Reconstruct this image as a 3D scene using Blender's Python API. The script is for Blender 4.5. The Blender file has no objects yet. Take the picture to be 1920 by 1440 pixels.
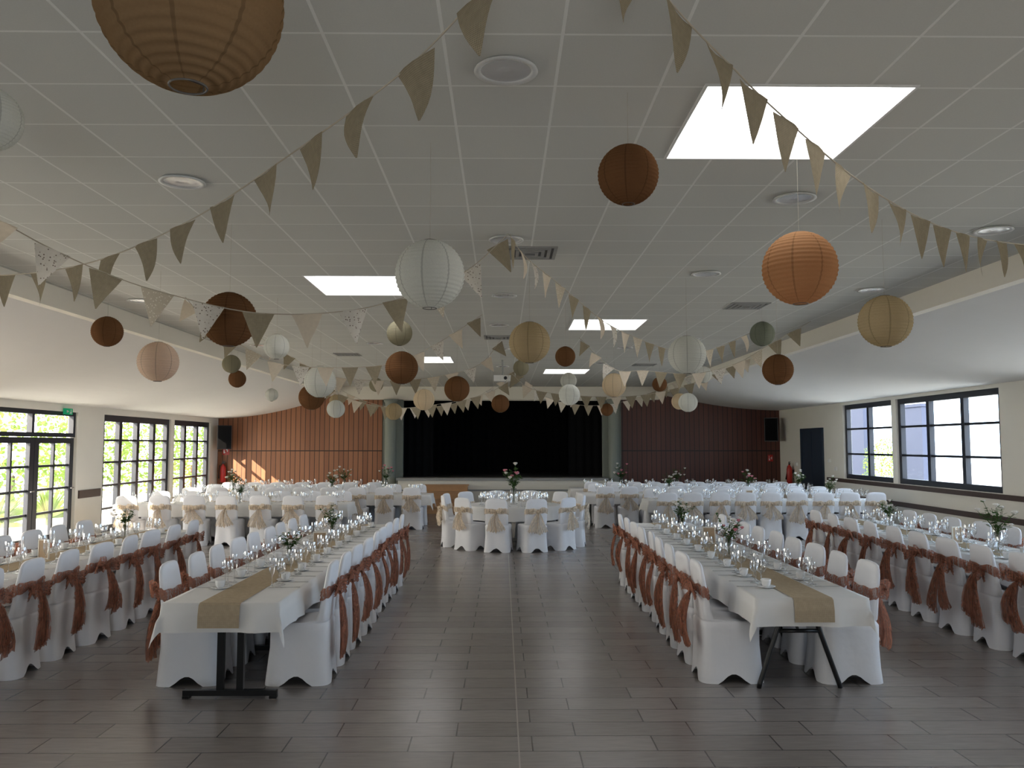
import bpy, math, random
from mathutils import Vector, Matrix
random.seed(7)
S = bpy.context.scene
COL = S.collection
pi = math.pi

# ------------------------------------------------------------------ materials
def newmat(name):
    m = bpy.data.materials.new(name); m.use_nodes = True
    nt = m.node_tree
    b = nt.nodes.get('Principled BSDF')
    return m, nt, b
def pmat(name, col, rough=0.6, metal=0.0, noise=0.0, nscale=20, bump=0.0, bscale=80, spec=0.5):
    m, nt, b = newmat(name)
    b.inputs['Base Color'].default_value = (*col, 1)
    b.inputs['Roughness'].default_value = rough
    b.inputs['Metallic'].default_value = metal
    b.inputs['Specular IOR Level'].default_value = spec
    tc = nt.nodes.new('ShaderNodeTexCoord')
    n = nt.nodes.new('ShaderNodeTexNoise'); n.inputs['Scale'].default_value = nscale; n.inputs['Detail'].default_value = 4
    nt.links.new(tc.outputs['Object'], n.inputs['Vector'])
    mx = nt.nodes.new('ShaderNodeMix'); mx.data_type = 'RGBA'
    mx.inputs['A'].default_value = (*[c*(1-noise) for c in col], 1)
    mx.inputs['B'].default_value = (*[min(1, c*(1+noise)) for c in col], 1)
    nt.links.new(n.outputs['Fac'], mx.inputs['Factor'])
    nt.links.new(mx.outputs['Result'], b.inputs['Base Color'])
    if bump > 0:
        n2 = nt.nodes.new('ShaderNodeTexNoise'); n2.inputs['Scale'].default_value = bscale
        nt.links.new(tc.outputs['Object'], n2.inputs['Vector'])
        bp = nt.nodes.new('ShaderNodeBump'); bp.inputs['Strength'].default_value = bump; bp.inputs['Distance'].default_value = 0.02
        nt.links.new(n2.outputs['Fac'], bp.inputs['Height'])
        nt.links.new(bp.outputs['Normal'], b.inputs['Normal'])
    return m
def emat(name, col, strength):
    m = bpy.data.materials.new(name); m.use_nodes = True
    nt = m.node_tree; nt.nodes.clear()
    e = nt.nodes.new('ShaderNodeEmission'); e.inputs['Color'].default_value = (*col, 1); e.inputs['Strength'].default_value = strength
    o = nt.nodes.new('ShaderNodeOutputMaterial'); nt.links.new(e.outputs[0], o.inputs[0])
    return m
def clothmat(name, col, trans=0.35, weave=0, alpha=0.0, var=0.1, pattern=None, vscale=32, streak=False):
    """diffuse + translucent fabric / paper, optional open weave"""
    m = bpy.data.materials.new(name); m.use_nodes = True
    nt = m.node_tree; nt.nodes.clear()
    N = nt.nodes.new; L = nt.links.new
    tc = N('ShaderNodeTexCoord')
    n = N('ShaderNodeTexNoise'); n.inputs['Scale'].default_value = 35; n.inputs['Detail'].default_value = 5
    L(tc.outputs['Object'], n.inputs['Vector'])
    mx = N('ShaderNodeMix'); mx.data_type = 'RGBA'
    mx.inputs['A'].default_value = (*[c*(1-var) for c in col], 1); mx.inputs['B'].default_value = (*[min(1, c*(1+var)) for c in col], 1)
    L(n.outputs['Fac'], mx.inputs['Factor'])
    colout = mx.outputs['Result']
    if pattern:
        v = N('ShaderNodeTexVoronoi'); v.inputs['Scale'].default_value = vscale
        L(tc.outputs['Object'], v.inputs['Vector'])
        r = N('ShaderNodeValToRGB'); r.color_ramp.elements[0].position = 0.22; r.color_ramp.elements[1].position = 0.3
        L(v.outputs['Distance'], r.inputs['Fac'])
        m2 = N('ShaderNodeMix'); m2.data_type = 'RGBA'
        m2.inputs['A'].default_value = (*pattern, 1)
        L(r.outputs['Color'], m2.inputs['Factor']); L(colout, m2.inputs['B'])
        colout = m2.outputs['Result']
    if weave:
        w1 = N('ShaderNodeTexWave'); w1.inputs['Scale'].default_value = weave; w1.bands_direction = 'X'
        w2 = N('ShaderNodeTexWave'); w2.inputs['Scale'].default_value = weave; w2.bands_direction = 'Z'
        L(tc.outputs['Object'], w1.inputs['Vector']); L(tc.outputs['Object'], w2.inputs['Vector'])
        ad = N('ShaderNodeMath'); ad.operation = 'MULTIPLY'
        L(w1.outputs['Fac'], ad.inputs[0]); L(w2.outputs['Fac'], ad.inputs[1])
        m3 = N('ShaderNodeMix'); m3.data_type = 'RGBA'
        L(ad.outputs[0], m3.inputs['Factor']); L(colout, m3.inputs['A'])
        m3.inputs['B'].default_value = (*[c*0.55 for c in col], 1)
        colout = m3.outputs['Result']
    d = N('ShaderNodeBsdfDiffuse'); t = N('ShaderNodeBsdfTranslucent')
    L(colout, d.inputs['Color']); L(colout, t.inputs['Color'])
    ms = N('ShaderNodeMixShader'); ms.inputs[0].default_value = trans
    L(d.outputs[0], ms.inputs[1]); L(t.outputs[0], ms.inputs[2])
    out = ms.outputs[0]
    if alpha > 0:
        tr = N('ShaderNodeBsdfTransparent'); ma = N('ShaderNodeMixShader'); ma.inputs[0].default_value = alpha
        if streak:
            mp = N('ShaderNodeMapping'); mp.inputs['Scale'].default_value = (60, 60, 5); L(tc.outputs['Object'], mp.inputs[0])
            n3 = N('ShaderNodeTexNoise'); n3.inputs['Scale'].default_value = 1.0; n3.inputs['Detail'].default_value = 2; L(mp.outputs[0], n3.inputs['Vector'])
            mr = N('ShaderNodeMapRange'); mr.inputs['From Min'].default_value = .35; mr.inputs['From Max'].default_value = .65
            mr.inputs['To Min'].default_value = max(0, alpha-.28); mr.inputs['To Max'].default_value = alpha+.28
            L(n3.outputs['Fac'], mr.inputs['Value']); L(mr.outputs[0], ma.inputs[0])
        L(out, ma.inputs[1]); L(tr.outputs[0], ma.inputs[2]); out = ma.outputs[0]
    o = N('ShaderNodeOutputMaterial'); L(out, o.inputs[0])
    return m

def lanternmat(name, col, trans=0.4):
    m = bpy.data.materials.new(name); m.use_nodes = True
    nt = m.node_tree; nt.nodes.clear(); N = nt.nodes.new; L = nt.links.new
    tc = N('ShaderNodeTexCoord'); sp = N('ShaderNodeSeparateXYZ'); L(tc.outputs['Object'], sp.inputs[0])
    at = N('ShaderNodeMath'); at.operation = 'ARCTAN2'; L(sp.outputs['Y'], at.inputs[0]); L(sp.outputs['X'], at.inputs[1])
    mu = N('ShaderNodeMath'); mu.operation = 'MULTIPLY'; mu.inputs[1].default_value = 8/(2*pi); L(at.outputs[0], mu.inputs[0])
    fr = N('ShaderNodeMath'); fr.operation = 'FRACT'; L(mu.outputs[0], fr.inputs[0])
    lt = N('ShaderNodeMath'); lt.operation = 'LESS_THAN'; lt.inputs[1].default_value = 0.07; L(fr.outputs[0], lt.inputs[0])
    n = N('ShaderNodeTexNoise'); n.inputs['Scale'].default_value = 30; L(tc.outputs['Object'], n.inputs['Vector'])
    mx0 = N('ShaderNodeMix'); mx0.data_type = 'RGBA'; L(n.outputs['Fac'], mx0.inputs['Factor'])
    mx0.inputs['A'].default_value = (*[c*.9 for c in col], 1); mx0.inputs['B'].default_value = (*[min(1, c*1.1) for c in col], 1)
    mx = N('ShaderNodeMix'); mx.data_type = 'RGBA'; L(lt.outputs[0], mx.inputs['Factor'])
    L(mx0.outputs['Result'], mx.inputs['A']); mx.inputs['B'].default_value = (*[c*.72 for c in col], 1)  # wire frame shadow painted into the paper colour as darker vertical lines
    d = N('ShaderNodeBsdfDiffuse'); t = N('ShaderNodeBsdfTranslucent')
    L(mx.outputs['Result'], d.inputs['Color']); L(mx.outputs['Result'], t.inputs['Color'])
    ms = N('ShaderNodeMixShader'); ms.inputs[0].default_value = trans
    L(d.outputs[0], ms.inputs[1]); L(t.outputs[0], ms.inputs[2])
    o = N('ShaderNodeOutputMaterial'); L(ms.outputs[0], o.inputs[0])
    return m
def glassmat(name, tint=(1, 1, 1), base=0.06, mxv=.75):
    m = bpy.data.materials.new(name); m.use_nodes = True
    nt = m.node_tree; nt.nodes.clear(); N = nt.nodes.new; L = nt.links.new
    t = N('ShaderNodeBsdfTransparent'); t.inputs['Color'].default_value = (*tint, 1)
    g = N('ShaderNodeBsdfGlossy'); g.inputs['Roughness'].default_value = 0.08
    lw = N('ShaderNodeLayerWeight'); lw.inputs['Blend'].default_value = 0.35
    mr = N('ShaderNodeMapRange'); mr.inputs['To Min'].default_value = base; mr.inputs['To Max'].default_value = mxv
    L(lw.outputs['Facing'], mr.inputs['Value'])
    ms = N('ShaderNodeMixShader'); L(mr.outputs[0], ms.inputs[0]); L(t.outputs[0], ms.inputs[1]); L(g.outputs[0], ms.inputs[2])
    o = N('ShaderNodeOutputMaterial'); L(ms.outputs[0], o.inputs[0])
    return m

def brickmat(name, c1, c2, mortar, bw, rh, msize, offset, rough, phase=(0, 0), var=0.1, bump=0.2, spec=0.5, nscale=6, linex=None):
    m, nt, b = newmat(name); N = nt.nodes.new; L = nt.links.new
    tc = N('ShaderNodeTexCoord'); mp = N('ShaderNodeMapping')
    mp.inputs['Location'].default_value = (phase[0], phase[1], 0)
    L(tc.outputs['Object'], mp.inputs['Vector'])
    br = N('ShaderNodeTexBrick'); br.offset = offset; br.inputs['Scale'].default_value = 1.0
    br.inputs['Brick Width'].default_value = bw; br.inputs['Row Height'].default_value = rh
    br.inputs['Mortar Size'].default_value = msize; br.inputs['Mortar Smooth'].default_value = 0.1
    br.inputs['Color1'].default_value = (*c1, 1); br.inputs['Color2'].default_value = (*c2, 1); br.inputs['Mortar'].default_value = (*mortar, 1)
    L(mp.outputs[0], br.inputs['Vector'])
    n = N('ShaderNodeTexNoise'); n.inputs['Scale'].default_value = nscale; n.inputs['Detail'].default_value = 6
    mp2 = N('ShaderNodeMapping'); mp2.inputs['Scale'].default_value = (1, 6, 1) if linex is not None else (1, 1, 1)
    L(tc.outputs['Object'], mp2.inputs['Vector']); L(mp2.outputs[0], n.inputs['Vector'])
    mr = N('ShaderNodeMapRange'); mr.inputs['To Min'].default_value = 1-var; mr.inputs['To Max'].default_value = 1+var
    L(n.outputs['Fac'], mr.inputs['Value'])
    mx = N('ShaderNodeMix'); mx.data_type = 'RGBA'; mx.blend_type = 'MULTIPLY'; mx.inputs['Factor'].default_value = 1
    L(br.outputs['Color'], mx.inputs['A']); L(mr.outputs[0], mx.inputs['B'])
    out = mx.outputs['Result']
    if linex is not None:
        sp = N('ShaderNodeSeparateXYZ'); L(tc.outputs['Object'], sp.inputs[0])
        sb = N('ShaderNodeMath'); sb.operation = 'SUBTRACT'; sb.inputs[1].default_value = linex; L(sp.outputs['X'], sb.inputs[0])
        ab = N('ShaderNodeMath'); ab.operation = 'ABSOLUTE'; L(sb.outputs[0], ab.inputs[0])
        lt = N('ShaderNodeMath'); lt.operation = 'LESS_THAN'; lt.inputs[1].default_value = 0.005; L(ab.outputs[0], lt.inputs[0])
        m2 = N('ShaderNodeMix'); m2.data_type = 'RGBA'; L(lt.outputs[0], m2.inputs['Factor']); L(out, m2.inputs['A'])
        m2.inputs['B'].default_value = (.38, .34, .31, 1); out = m2.outputs['Result']
    L(out, b.inputs['Base Color'])
    b.inputs['Roughness'].default_value = rough; b.inputs['Specular IOR Level'].default_value = spec
    bp = N('ShaderNodeBump'); bp.inputs['Strength'].default_value = bump; bp.inputs['Distance'].default_value = 0.01; bp.invert = True
    L(br.outputs['Fac'], bp.inputs['Height']); L(bp.outputs['Normal'], b.inputs['Normal'])
    return m

TILE = 0.513
M_floor = brickmat('floor_tiles', (.265, .238, .222), (.215, .192, .179), (.070, .062, .057), 0.78, 0.27, 0.005, 0.37, 0.25, phase=(.3, .1), var=.2, linex=0.105, spec=.75)
M_ceil = brickmat('ceiling_tiles', (.62, .62, .585), (.59, .59, .56), (.78, .78, .75), TILE, TILE, 0.008, 0.0, 0.9, phase=(-.2565+TILE*20, -3.42+TILE*20), var=.05, bump=.5, nscale=120, spec=.1)
M_cream = pmat('cream_paint', (.72, .68, .60), .8, noise=.03, nscale=3, bump=.05)
M_sideceil = pmat('side_ceiling_paint', (.80, .79, .77), .85, noise=.02, nscale=2)
M_fascia = pmat('fascia_paint', (.78, .74, .66), .8, noise=.02)
M_wall = pmat('wall_paint', (.78, .75, .68), .8, noise=.03, nscale=2)
M_dark = pmat('dark_frame', (.012, .016, .028), .4, noise=.1)
M_black = pmat('black_metal', (.012, .012, .013), .35, metal=.3, noise=.1)
M_blackcloth = pmat('stage_black', (.006, .006, .007), .9, noise=.3, nscale=5, spec=.1)
M_stagefl = pmat('stage_floor', (.035, .034, .033), .6, noise=.2)
M_grey = pmat('grey_trim', (.30, .30, .29), .6, noise=.05)
M_pillar = pmat('pillar_paint', (.24, .26, .23), .7, noise=.05)
M_white = pmat('white_plastic', (.75, .75, .73), .4, noise=.02)
M_cover = pmat('chair_cover_fabric', (.76, .76, .79), .85, noise=.04, nscale=6, bump=.15, bscale=12, spec=.2)
M_linen = pmat('table_linen', (.72, .71, .70), .85, noise=.03, nscale=6, bump=.12, bscale=9, spec=.2)
M_runner = clothmat('burlap_runner', (.46, .37, .26), .05, weave=60, var=.2)
M_burlap = clothmat('burlap_flag', (.33, .28, .20), .38, weave=40, var=.25)
M_floral = clothmat('floral_flag', (.62, .58, .52), .35, var=.1, pattern=(.20, .16, .13), vscale=55)
M_ivory = clothmat('ivory_flag', (.62, .54, .44), .4, var=.1)
M_lace = clothmat('spotted_flag', (.50, .44, .35), .38, var=.1, pattern=(.7, .66, .58), vscale=60)
M_copper = clothmat('copper_organza', (.40, .18, .12), .4, var=.2, alpha=.32, streak=True)
M_gold = clothmat('champagne_organza', (.80, .68, .54), .4, var=.1, alpha=.28, streak=True)
M_cordm = pmat('cord', (.45, .40, .32), .9, noise=.1)
M_wire = pmat('wire', (.10, .09, .08), .5)
M_glass = glassmat('clear_glass', (.96, .97, .98), .12, .9)
M_pane = glassmat('window_glass', (.97, .98, .98), base=.03)
M_porc = pmat('porcelain', (.82, .82, .82), .2, noise=.01)
M_steel = pmat('cutlery_steel', (.55, .55, .56), .2, metal=1, noise=.02)
M_leaf = clothmat('leaf_green', (.08, .14, .05), .3, var=.4)
M_bushleaf = clothmat('bush_leaf', (.20, .30, .07), .35, var=.5)
M_pink = clothmat('pink_petal', (.75, .30, .36), .3, var=.15)
M_whitep = clothmat('white_petal', (.82, .78, .72), .3, var=.08)
M_kraft = pmat('kraft_paper', (.42, .30, .19), .8, noise=.1)
M_red = pmat('extinguisher_red', (.45, .02, .015), .35, noise=.05)
M_green = emat('exit_green', (.02, .35, .15), .6)
M_navy = pmat('navy_door', (.02, .035, .06), .45, noise=.1)
M_bluewall = pmat('blue_render', (.035, .05, .10), .8, noise=.1)
M_skyl = emat('skylight_diffuser', (1, 1, 1), 4.6)
M_refl = pmat('lamp_reflector', (.80, .80, .80), .25, metal=.6, noise=.05)
M_ring = pmat('lamp_ring', (.62, .62, .61), .5)
M_ground = pmat('terrace_paving', (.60, .57, .52), .9, noise=.1, nscale=2)
M_step = pmat('step_wood', (.45, .25, .12), .4, noise=.15, nscale=8)

def woodmat(name, c1, c2):
    m, nt, b = newmat(name); N = nt.nodes.new; L = nt.links.new
    tc = N('ShaderNodeTexCoord'); sp = N('ShaderNodeSeparateXYZ'); L(tc.outputs['Object'], sp.inputs[0])
    mu = N('ShaderNodeMath'); mu.operation = 'MULTIPLY'; mu.inputs[1].default_value = 1/.145; L(sp.outputs['X'], mu.inputs[0])
    fl = N('ShaderNodeMath'); fl.operation = 'FLOOR'; L(mu.outputs[0], fl.inputs[0])
    fr = N('ShaderNodeMath'); fr.operation = 'FRACT'; L(mu.outputs[0], fr.inputs[0])
    zz = N('ShaderNodeMath'); zz.operation = 'GREATER_THAN'; zz.inputs[1].default_value = 1.72; L(sp.outputs['Z'], zz.inputs[0])
    ad = N('ShaderNodeMath'); ad.operation = 'MULTIPLY_ADD'; ad.inputs[1].default_value = 37.3; L(zz.outputs[0], ad.inputs[0]); L(fl.outputs[0], ad.inputs[2])
    wn = N('ShaderNodeTexWhiteNoise'); wn.noise_dimensions = '1D'; L(ad.outputs[0], wn.inputs['W'])
    n = N('ShaderNodeTexNoise'); n.inputs['Scale'].default_value = 4; n.inputs['Detail'].default_value = 6
    mp = N('ShaderNodeMapping'); mp.inputs['Scale'].default_value = (8, 1, .5); L(tc.outputs['Object'], mp.inputs[0]); L(mp.outputs[0], n.inputs['Vector'])
    av = N('ShaderNodeMath'); av.operation = 'ADD'; L(wn.outputs['Value'], av.inputs[0]); L(n.outputs['Fac'], av.inputs[1])
    hf = N('ShaderNodeMath'); hf.operation = 'MULTIPLY'; hf.inputs[1].default_value = .5; L(av.outputs[0], hf.inputs[0])
    mx = N('ShaderNodeMix'); mx.data_type = 'RGBA'; L(hf.outputs[0], mx.inputs['Factor'])
    mx.inputs['A'].default_value = (*c1, 1); mx.inputs['B'].default_value = (*c2, 1)
    lt = N('ShaderNodeMath'); lt.operation = 'LESS_THAN'; lt.inputs[1].default_value = .12; L(fr.outputs[0], lt.inputs[0])
    zb = N('ShaderNodeMath'); zb.operation = 'SUBTRACT'; zb.inputs[1].default_value = 1.72; L(sp.outputs['Z'], zb.inputs[0])
    za = N('ShaderNodeMath'); za.operation = 'ABSOLUTE'; L(zb.outputs[0], za.inputs[0])
    zl = N('ShaderNodeMath'); zl.operation = 'LESS_THAN'; zl.inputs[1].default_value = .015; L(za.outputs[0], zl.inputs[0])
    mxx = N('ShaderNodeMath'); mxx.operation = 'MAXIMUM'; L(lt.outputs[0], mxx.inputs[0]); L(zl.outputs[0], mxx.inputs[1])
    m2 = N('ShaderNodeMix'); m2.data_type = 'RGBA'; L(mxx.outputs[0], m2.inputs['Factor']); L(mx.outputs['Result'], m2.inputs['A'])
    m2.inputs['B'].default_value = (*[c*.15 for c in c1], 1)
    L(m2.outputs['Result'], b.inputs['Base Color']); b.inputs['Roughness'].default_value = .5
    return m
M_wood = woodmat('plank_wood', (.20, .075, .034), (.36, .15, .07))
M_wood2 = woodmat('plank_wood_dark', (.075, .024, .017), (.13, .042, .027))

# ------------------------------------------------------------------ helpers
def mesh(name, verts, faces, mats, smooth=False, midx=None):
    me = bpy.data.meshes.new(name)
    me.from_pydata([tuple(v) for v in verts], [], faces)
    if not isinstance(mats, (list, tuple)): mats = [mats]
    for m in mats: me.materials.append(m)
    if midx:
        for p, i in zip(me.polygons, midx): p.material_index = i
    if smooth:
        for p in me.polygons: p.use_smooth = True
    me.update()
    return me
def tag(o, label=None, cat=None, kind=None, group=None):
    if label: o['label'] = label
    if cat: o['category'] = cat
    if kind: o['kind'] = kind
    if group: o['group'] = group
def obj(name, me, loc=(0, 0, 0), rotz=0, parent=None, label=None, cat=None, kind=None, group=None):
    o = bpy.data.objects.new(name, me); COL.objects.link(o)
    o.location = loc; o.rotation_euler = (0, 0, rotz)
    if parent: o.parent = parent
    tag(o, label, cat, kind, group)
    return o
def empty(name, loc, rotz=0, label=None, cat=None, group=None, kind=None):
    o = bpy.data.objects.new(name, None); COL.objects.link(o)
    o.empty_display_size = .1
    o.location = loc; o.rotation_euler = (0, 0, rotz)
    tag(o, label, cat, kind, group)
    return o
class G:
    """geometry accumulator"""
    def __init__(s): s.v = []; s.f = []; s.m = []
    def add(s, v, f, mi=0):
        b = len(s.v); s.v += [tuple(p) for p in v]; s.f += [tuple(i+b for i in q) for q in f]; s.m += [mi]*len(f); return s
    def box(s, x0, x1, y0, y1, z0, z1, mi=0):
        v = [(x0, y0, z0), (x1, y0, z0), (x1, y1, z0), (x0, y1, z0), (x0, y0, z1), (x1, y0, z1), (x1, y1, z1), (x0, y1, z1)]
        f = [(0, 3, 2, 1), (4, 5, 6, 7), (0, 1, 5, 4), (1, 2, 6, 5), (2, 3, 7, 6), (3, 0, 4, 7)]
        return s.add(v, f, mi)
    def tube(s, pts, r, n=8, mi=0, cap=True):
        pts = [Vector(p) for p in pts]; rings = []
        for i, p in enumerate(pts):
            d = (pts[min(i+1, len(pts)-1)] - pts[max(i-1, 0)]).normalized()
            a = Vector((0, 0, 1)) if abs(d.z) < .9 else Vector((1, 0, 0))
            u = d.cross(a).normalized(); w = d.cross(u).normalized()
            rr = r[i] if isinstance(r, (list, tuple)) else r
            rings.append([p + u*math.cos(2*pi*k/n)*rr + w*math.sin(2*pi*k/n)*rr for k in range(n)])
        v = [q for ring in rings for q in ring]; f = []
        for i in range(len(rings)-1):
            for k in range(n):
                f.append((i*n+k, i*n+(k+1) % n, (i+1)*n+(k+1) % n, (i+1)*n+k))
        if cap: f.append(tuple(range(n-1, -1, -1))); f.append(tuple((len(rings)-1)*n+k for k in range(n)))
        return s.add(v, f, mi)
    def lathe(s, prof, n=16, mi=0, c=(0, 0, 0), cap=False):
        v = []; f = []
        for (r, z) in prof:
            for k in range(n): v.append((c[0]+r*math.cos(2*pi*k/n), c[1]+r*math.sin(2*pi*k/n), c[2]+z))
        for i in range(len(prof)-1):
            for k in range(n):
                f.append((i*n+k, i*n+(k+1) % n, (i+1)*n+(k+1) % n, (i+1)*n+k))
        if cap:
            f.append(tuple(range(n-1, -1, -1))); f.append(tuple((len(prof)-1)*n+k for k in range(n)))
        return s.add(v, f, mi)
    def mesh(s, name, mats, smooth=False): return mesh(name, s.v, s.f, mats, smooth, s.m)

# ------------------------------------------------------------------ room
ZC = 3.65; XL = -8.55; XR = 8.40; YB = 25.05; YF = -4.0
CL = -4.94; CR = 4.73; ZF = 3.41
ZL = 2.69; ZR = 2.94
obj('floor', G().box(XL-.2, XR+.2, YF-.2, YB+5.2, -.1, 0).mesh('floor', M_floor), label='grey brown wood-look tiled floor in staggered rows', kind='structure')
SKY = [(1.0, 2.02, 3.91, 4.93), (-2.06, -1.04, 8.50, 9.60), (1.0, 2.02, 11.45, 12.5), (-2.06, -1.04, 16.4, 17.6), (1.0, 2.02, 19.1, 20.3)]
xs = sorted({CL, CR, -2.06, -1.04, 1.0, 2.02}); ys = sorted({YF, YB} | {s[2] for s in SKY} | {s[3] for s in SKY})
g = G()
for i in range(len(xs)-1):
    for j in range(len(ys)-1):
        cx = (xs[i]+xs[i+1])/2; cy = (ys[j]+ys[j+1])/2
        if any(s[0] < cx < s[1] and s[2] < cy < s[3] for s in SKY): continue
        g.add([(xs[i], ys[j], ZC), (xs[i], ys[j+1], ZC), (xs[i+1], ys[j+1], ZC), (xs[i+1], ys[j], ZC)], [(0, 1, 2, 3)])
def sideprof(x0, x1, z1, n=14):
    out = []
    for i in range(n+1):
        t = i/n; out.append((x0+(x1-x0)*t, z1+(ZF-z1)*(1-t)**1.8))
    return out
for (x0, x1, z1) in ((CL, XL, ZL), (CR, XR, ZR)):
    g.add([(x0, YF, ZF), (x0, YB, ZF), (x0, YB, ZC), (x0, YF, ZC)], [(0, 1, 2, 3)], 1)
    sg = 1 if x1 > x0 else -1
    xi = x0+.12*sg
    g.add([(x0, YF, ZF), (x0, YB, ZF), (xi, YB, ZF), (xi, YF, ZF)], [(0, 1, 2, 3)], 1)
    pr = sideprof(xi, x1, z1)
    for a, b in zip(pr[:-1], pr[1:]):
        g.add([(a[0], YF, a[1]), (a[0], YB, a[1]), (b[0], YB, b[1]), (b[0], YF, b[1])], [(0, 1, 2, 3)], 2)
obj('ceiling', g.mesh('ceiling', [M_ceil, M_fascia, M_sideceil]), label='suspended tile ceiling with cream fascias and curved plaster sides', kind='structure')
obj('ceiling_roof', G().box(XL-.3, XR+.3, YF-.3, YB+5.3, ZC+.5, ZC+.6).mesh('roof', M_grey), label='roof slab above the suspended ceiling', kind='structure')
for k, s in enumerate(SKY):
    x0, x1, y0, y1 = s
    g = G()
    g.add([(x0, y0, ZC+.1), (x0, y1, ZC+.1), (x1, y1, ZC+.1), (x1, y0, ZC+.1)], [(0, 1, 2, 3)], 0)
    t = .015
    for bx in ((x0-t, x0, y0-t, y1+t), (x1, x1+t, y0-t, y1+t), (x0, x1, y0-t, y0), (x0, x1, y1, y1+t)):
        g.box(bx[0], bx[1], bx[2], bx[3], ZC-.008, ZC+.12, 1)
    obj('window_%d' % (k+6), g.mesh('skylight', [M_skyl, M_white]), label='square bright white skylight panel in the tiled ceiling', kind='structure')

def wall_open(name, x0, x1, openings, ztop, label):
    g = G(); y = YF
    for (a, b, z0, z1) in sorted(openings):
        g.box(x0, x1, y, a, 0, ztop)
        if z0 > 0: g.box(x0, x1, a, b, 0, z0)
        g.box(x0, x1, a, b, z1, ztop)
        y = b
    g.box(x0, x1, y, YB, 0, ztop)
    obj(name, g.mesh(name, M_wall), label=label, kind='structure')
LO = [(12.6, 16.8, 0.02, 2.55), (17.9, 21.5, 0.02, 2.55), (21.72, 24.4, 0.02, 2.55), (3.0, 11.0, 0.8, 2.5)]
RO = [(17.8, 20.35, 1.08, 2.87), (13.9, 17.6, 1.08, 2.87), (3.0, 12.0, 1.08, 2.87)]
wall_open('wall_left', XL-.2, XL, LO, ZC+.5, 'cream painted wall with full height glazed doors')
wall_open('wall_right', XR, XR+.2, RO, ZC+.5, 'cream painted wall with a row of gridded windows')
g = G()
FW = .9  # half width of an unseen opening added behind the camera for fill light
g.box(XL-.2, -FW, YF-.2, YF, 0, ZC+.5); g.box(FW, XR+.2, YF-.2, YF, 0, ZC+.5); g.box(-FW, FW, YF-.2, YF, 2.5, ZC+.5); g.box(-FW, FW, YF-.2, YF, 0, .3)
obj('wall_front', g.mesh('wall_front', M_wall), label='cream painted entrance wall with an unseen opening added for light', kind='structure')
g = G()
OX0, OX1 = -3.0, 3.03
PX0, PX1 = -3.62, 3.6
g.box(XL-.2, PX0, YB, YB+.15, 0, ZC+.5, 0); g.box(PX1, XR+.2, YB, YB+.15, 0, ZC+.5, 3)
g.box(PX0, OX0, YB+.02, YB+.2, 0, ZC+.5, 2); g.box(OX1, PX1, YB+.02, YB+.2, 0, ZC+.5, 2)
g.box(OX0, OX1, YB+.02, YB+.2, 3.24, ZC+.5, 1)
obj('wall_back', g.mesh('wall_back', [M_wood, M_cream, M_pillar, M_wood2]), label='red brown vertical plank panelled wall either side of the stage', kind='structure')
obj('trim_5', G().box(CL+.002, CR-.002, YB-.12, YB, 3.26, ZC+.3).mesh('header', M_cream), label='cream header beam spanning above the stage', kind='structure')
for x in (-3.34, 3.34):
    g = G(); g.lathe([(.2, 0), (.2, .05), (.17, .08), (.17, 3.15), (.21, 3.2), (.21, 3.258)], 24, cap=True)
    obj('trim_%d' % (3 if x < 0 else 4), g.mesh('pillar', M_pillar, True), (x, YB-.24, 0), label='round grey green column beside the stage opening', kind='structure')
SZ = .93
g = G(); g.box(-5.2, 5.2, YB+.2, YB+5, 0, SZ-.001, 0); g.box(OX0, OX1, YB+.001, YB+.2, 0, SZ-.001, 0)
g.box(-5.2, 5.2, YB+4.9, YB+5, SZ, ZC+.5, 1); g.box(-5.3, -5.2, YB+.2, YB+5, 0, ZC+.5, 1); g.box(5.2, 5.3, YB+.2, YB+5, 0, ZC+.5, 1)
g.box(-5.2, 5.2, YB+.2, YB+5, ZC+.42, ZC+.5, 1)
obj('wall_stage', g.mesh('wall_stage', [M_stagefl, M_blackcloth]), label='black painted stage recess', kind='structure')
g = G(); g.box(-3.1, 3.1, 24.3, YB, SZ-.07, SZ, 0); g.box(-3.05, 3.05, 24.35, YB, 0, SZ-.07, 1)
g.box(-3.07, 3.07, 24.33, 24.35, .55, .60, 0)
obj('stage_platform', g.mesh('stage_platform', [M_grey, M_cream]), label='raised stage apron with grey edge and cream front', cat='stage')
g = G()
for i in range(4):
    g.box(-2.3, -1.0, 23.1+.29*i, 24.28, .19*i, .19*(i+1)-.03, 0); g.box(-2.33, -.97, 23.07+.29*i, 24.28, .19*(i+1)-.03, .19*(i+1), 0)
obj('stage_steps', g.mesh('stage_steps', M_step), label='short flight of orange wood steps up to the stage', cat='steps')
def curtain(name, x0, x1, y, z0, z1, amp, lab, n=80, mat=None):
    v = []; f = []
    for i in range(n+1):
        x = x0+(x1-x0)*i/n; yy = y+amp*math.sin(i*1.25)+.4*amp*math.sin(i*.53)
        v += [(x, yy, z0), (x, yy, z1)]
    for i in range(n): f.append((2*i, 2*i+2, 2*i+3, 2*i+1))
    obj(name, mesh(name, v, f, mat or M_blackcloth, True), label=lab, cat='curtain')
curtain('stage_curtain', -5.0, 5.0, YB+4.6, SZ+.002, ZC+.3, .02, 'plain black backdrop curtain across the rear of the stage', 200)
M_bk2 = pmat('wing_black', (.009, .009, .010), .9, noise=.2, spec=.1)
curtain('stage_curtain', -4.6, -2.2, YB+1.4, SZ+.002, ZC+.3, .02, 'black wing curtain at one side of the stage', 50, M_bk2)
curtain('stage_curtain', 2.1, 4.6, YB+1.4, SZ+.002, ZC+.3, .02, 'black wing curtain at one side of the stage', 50, M_bk2)

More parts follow.
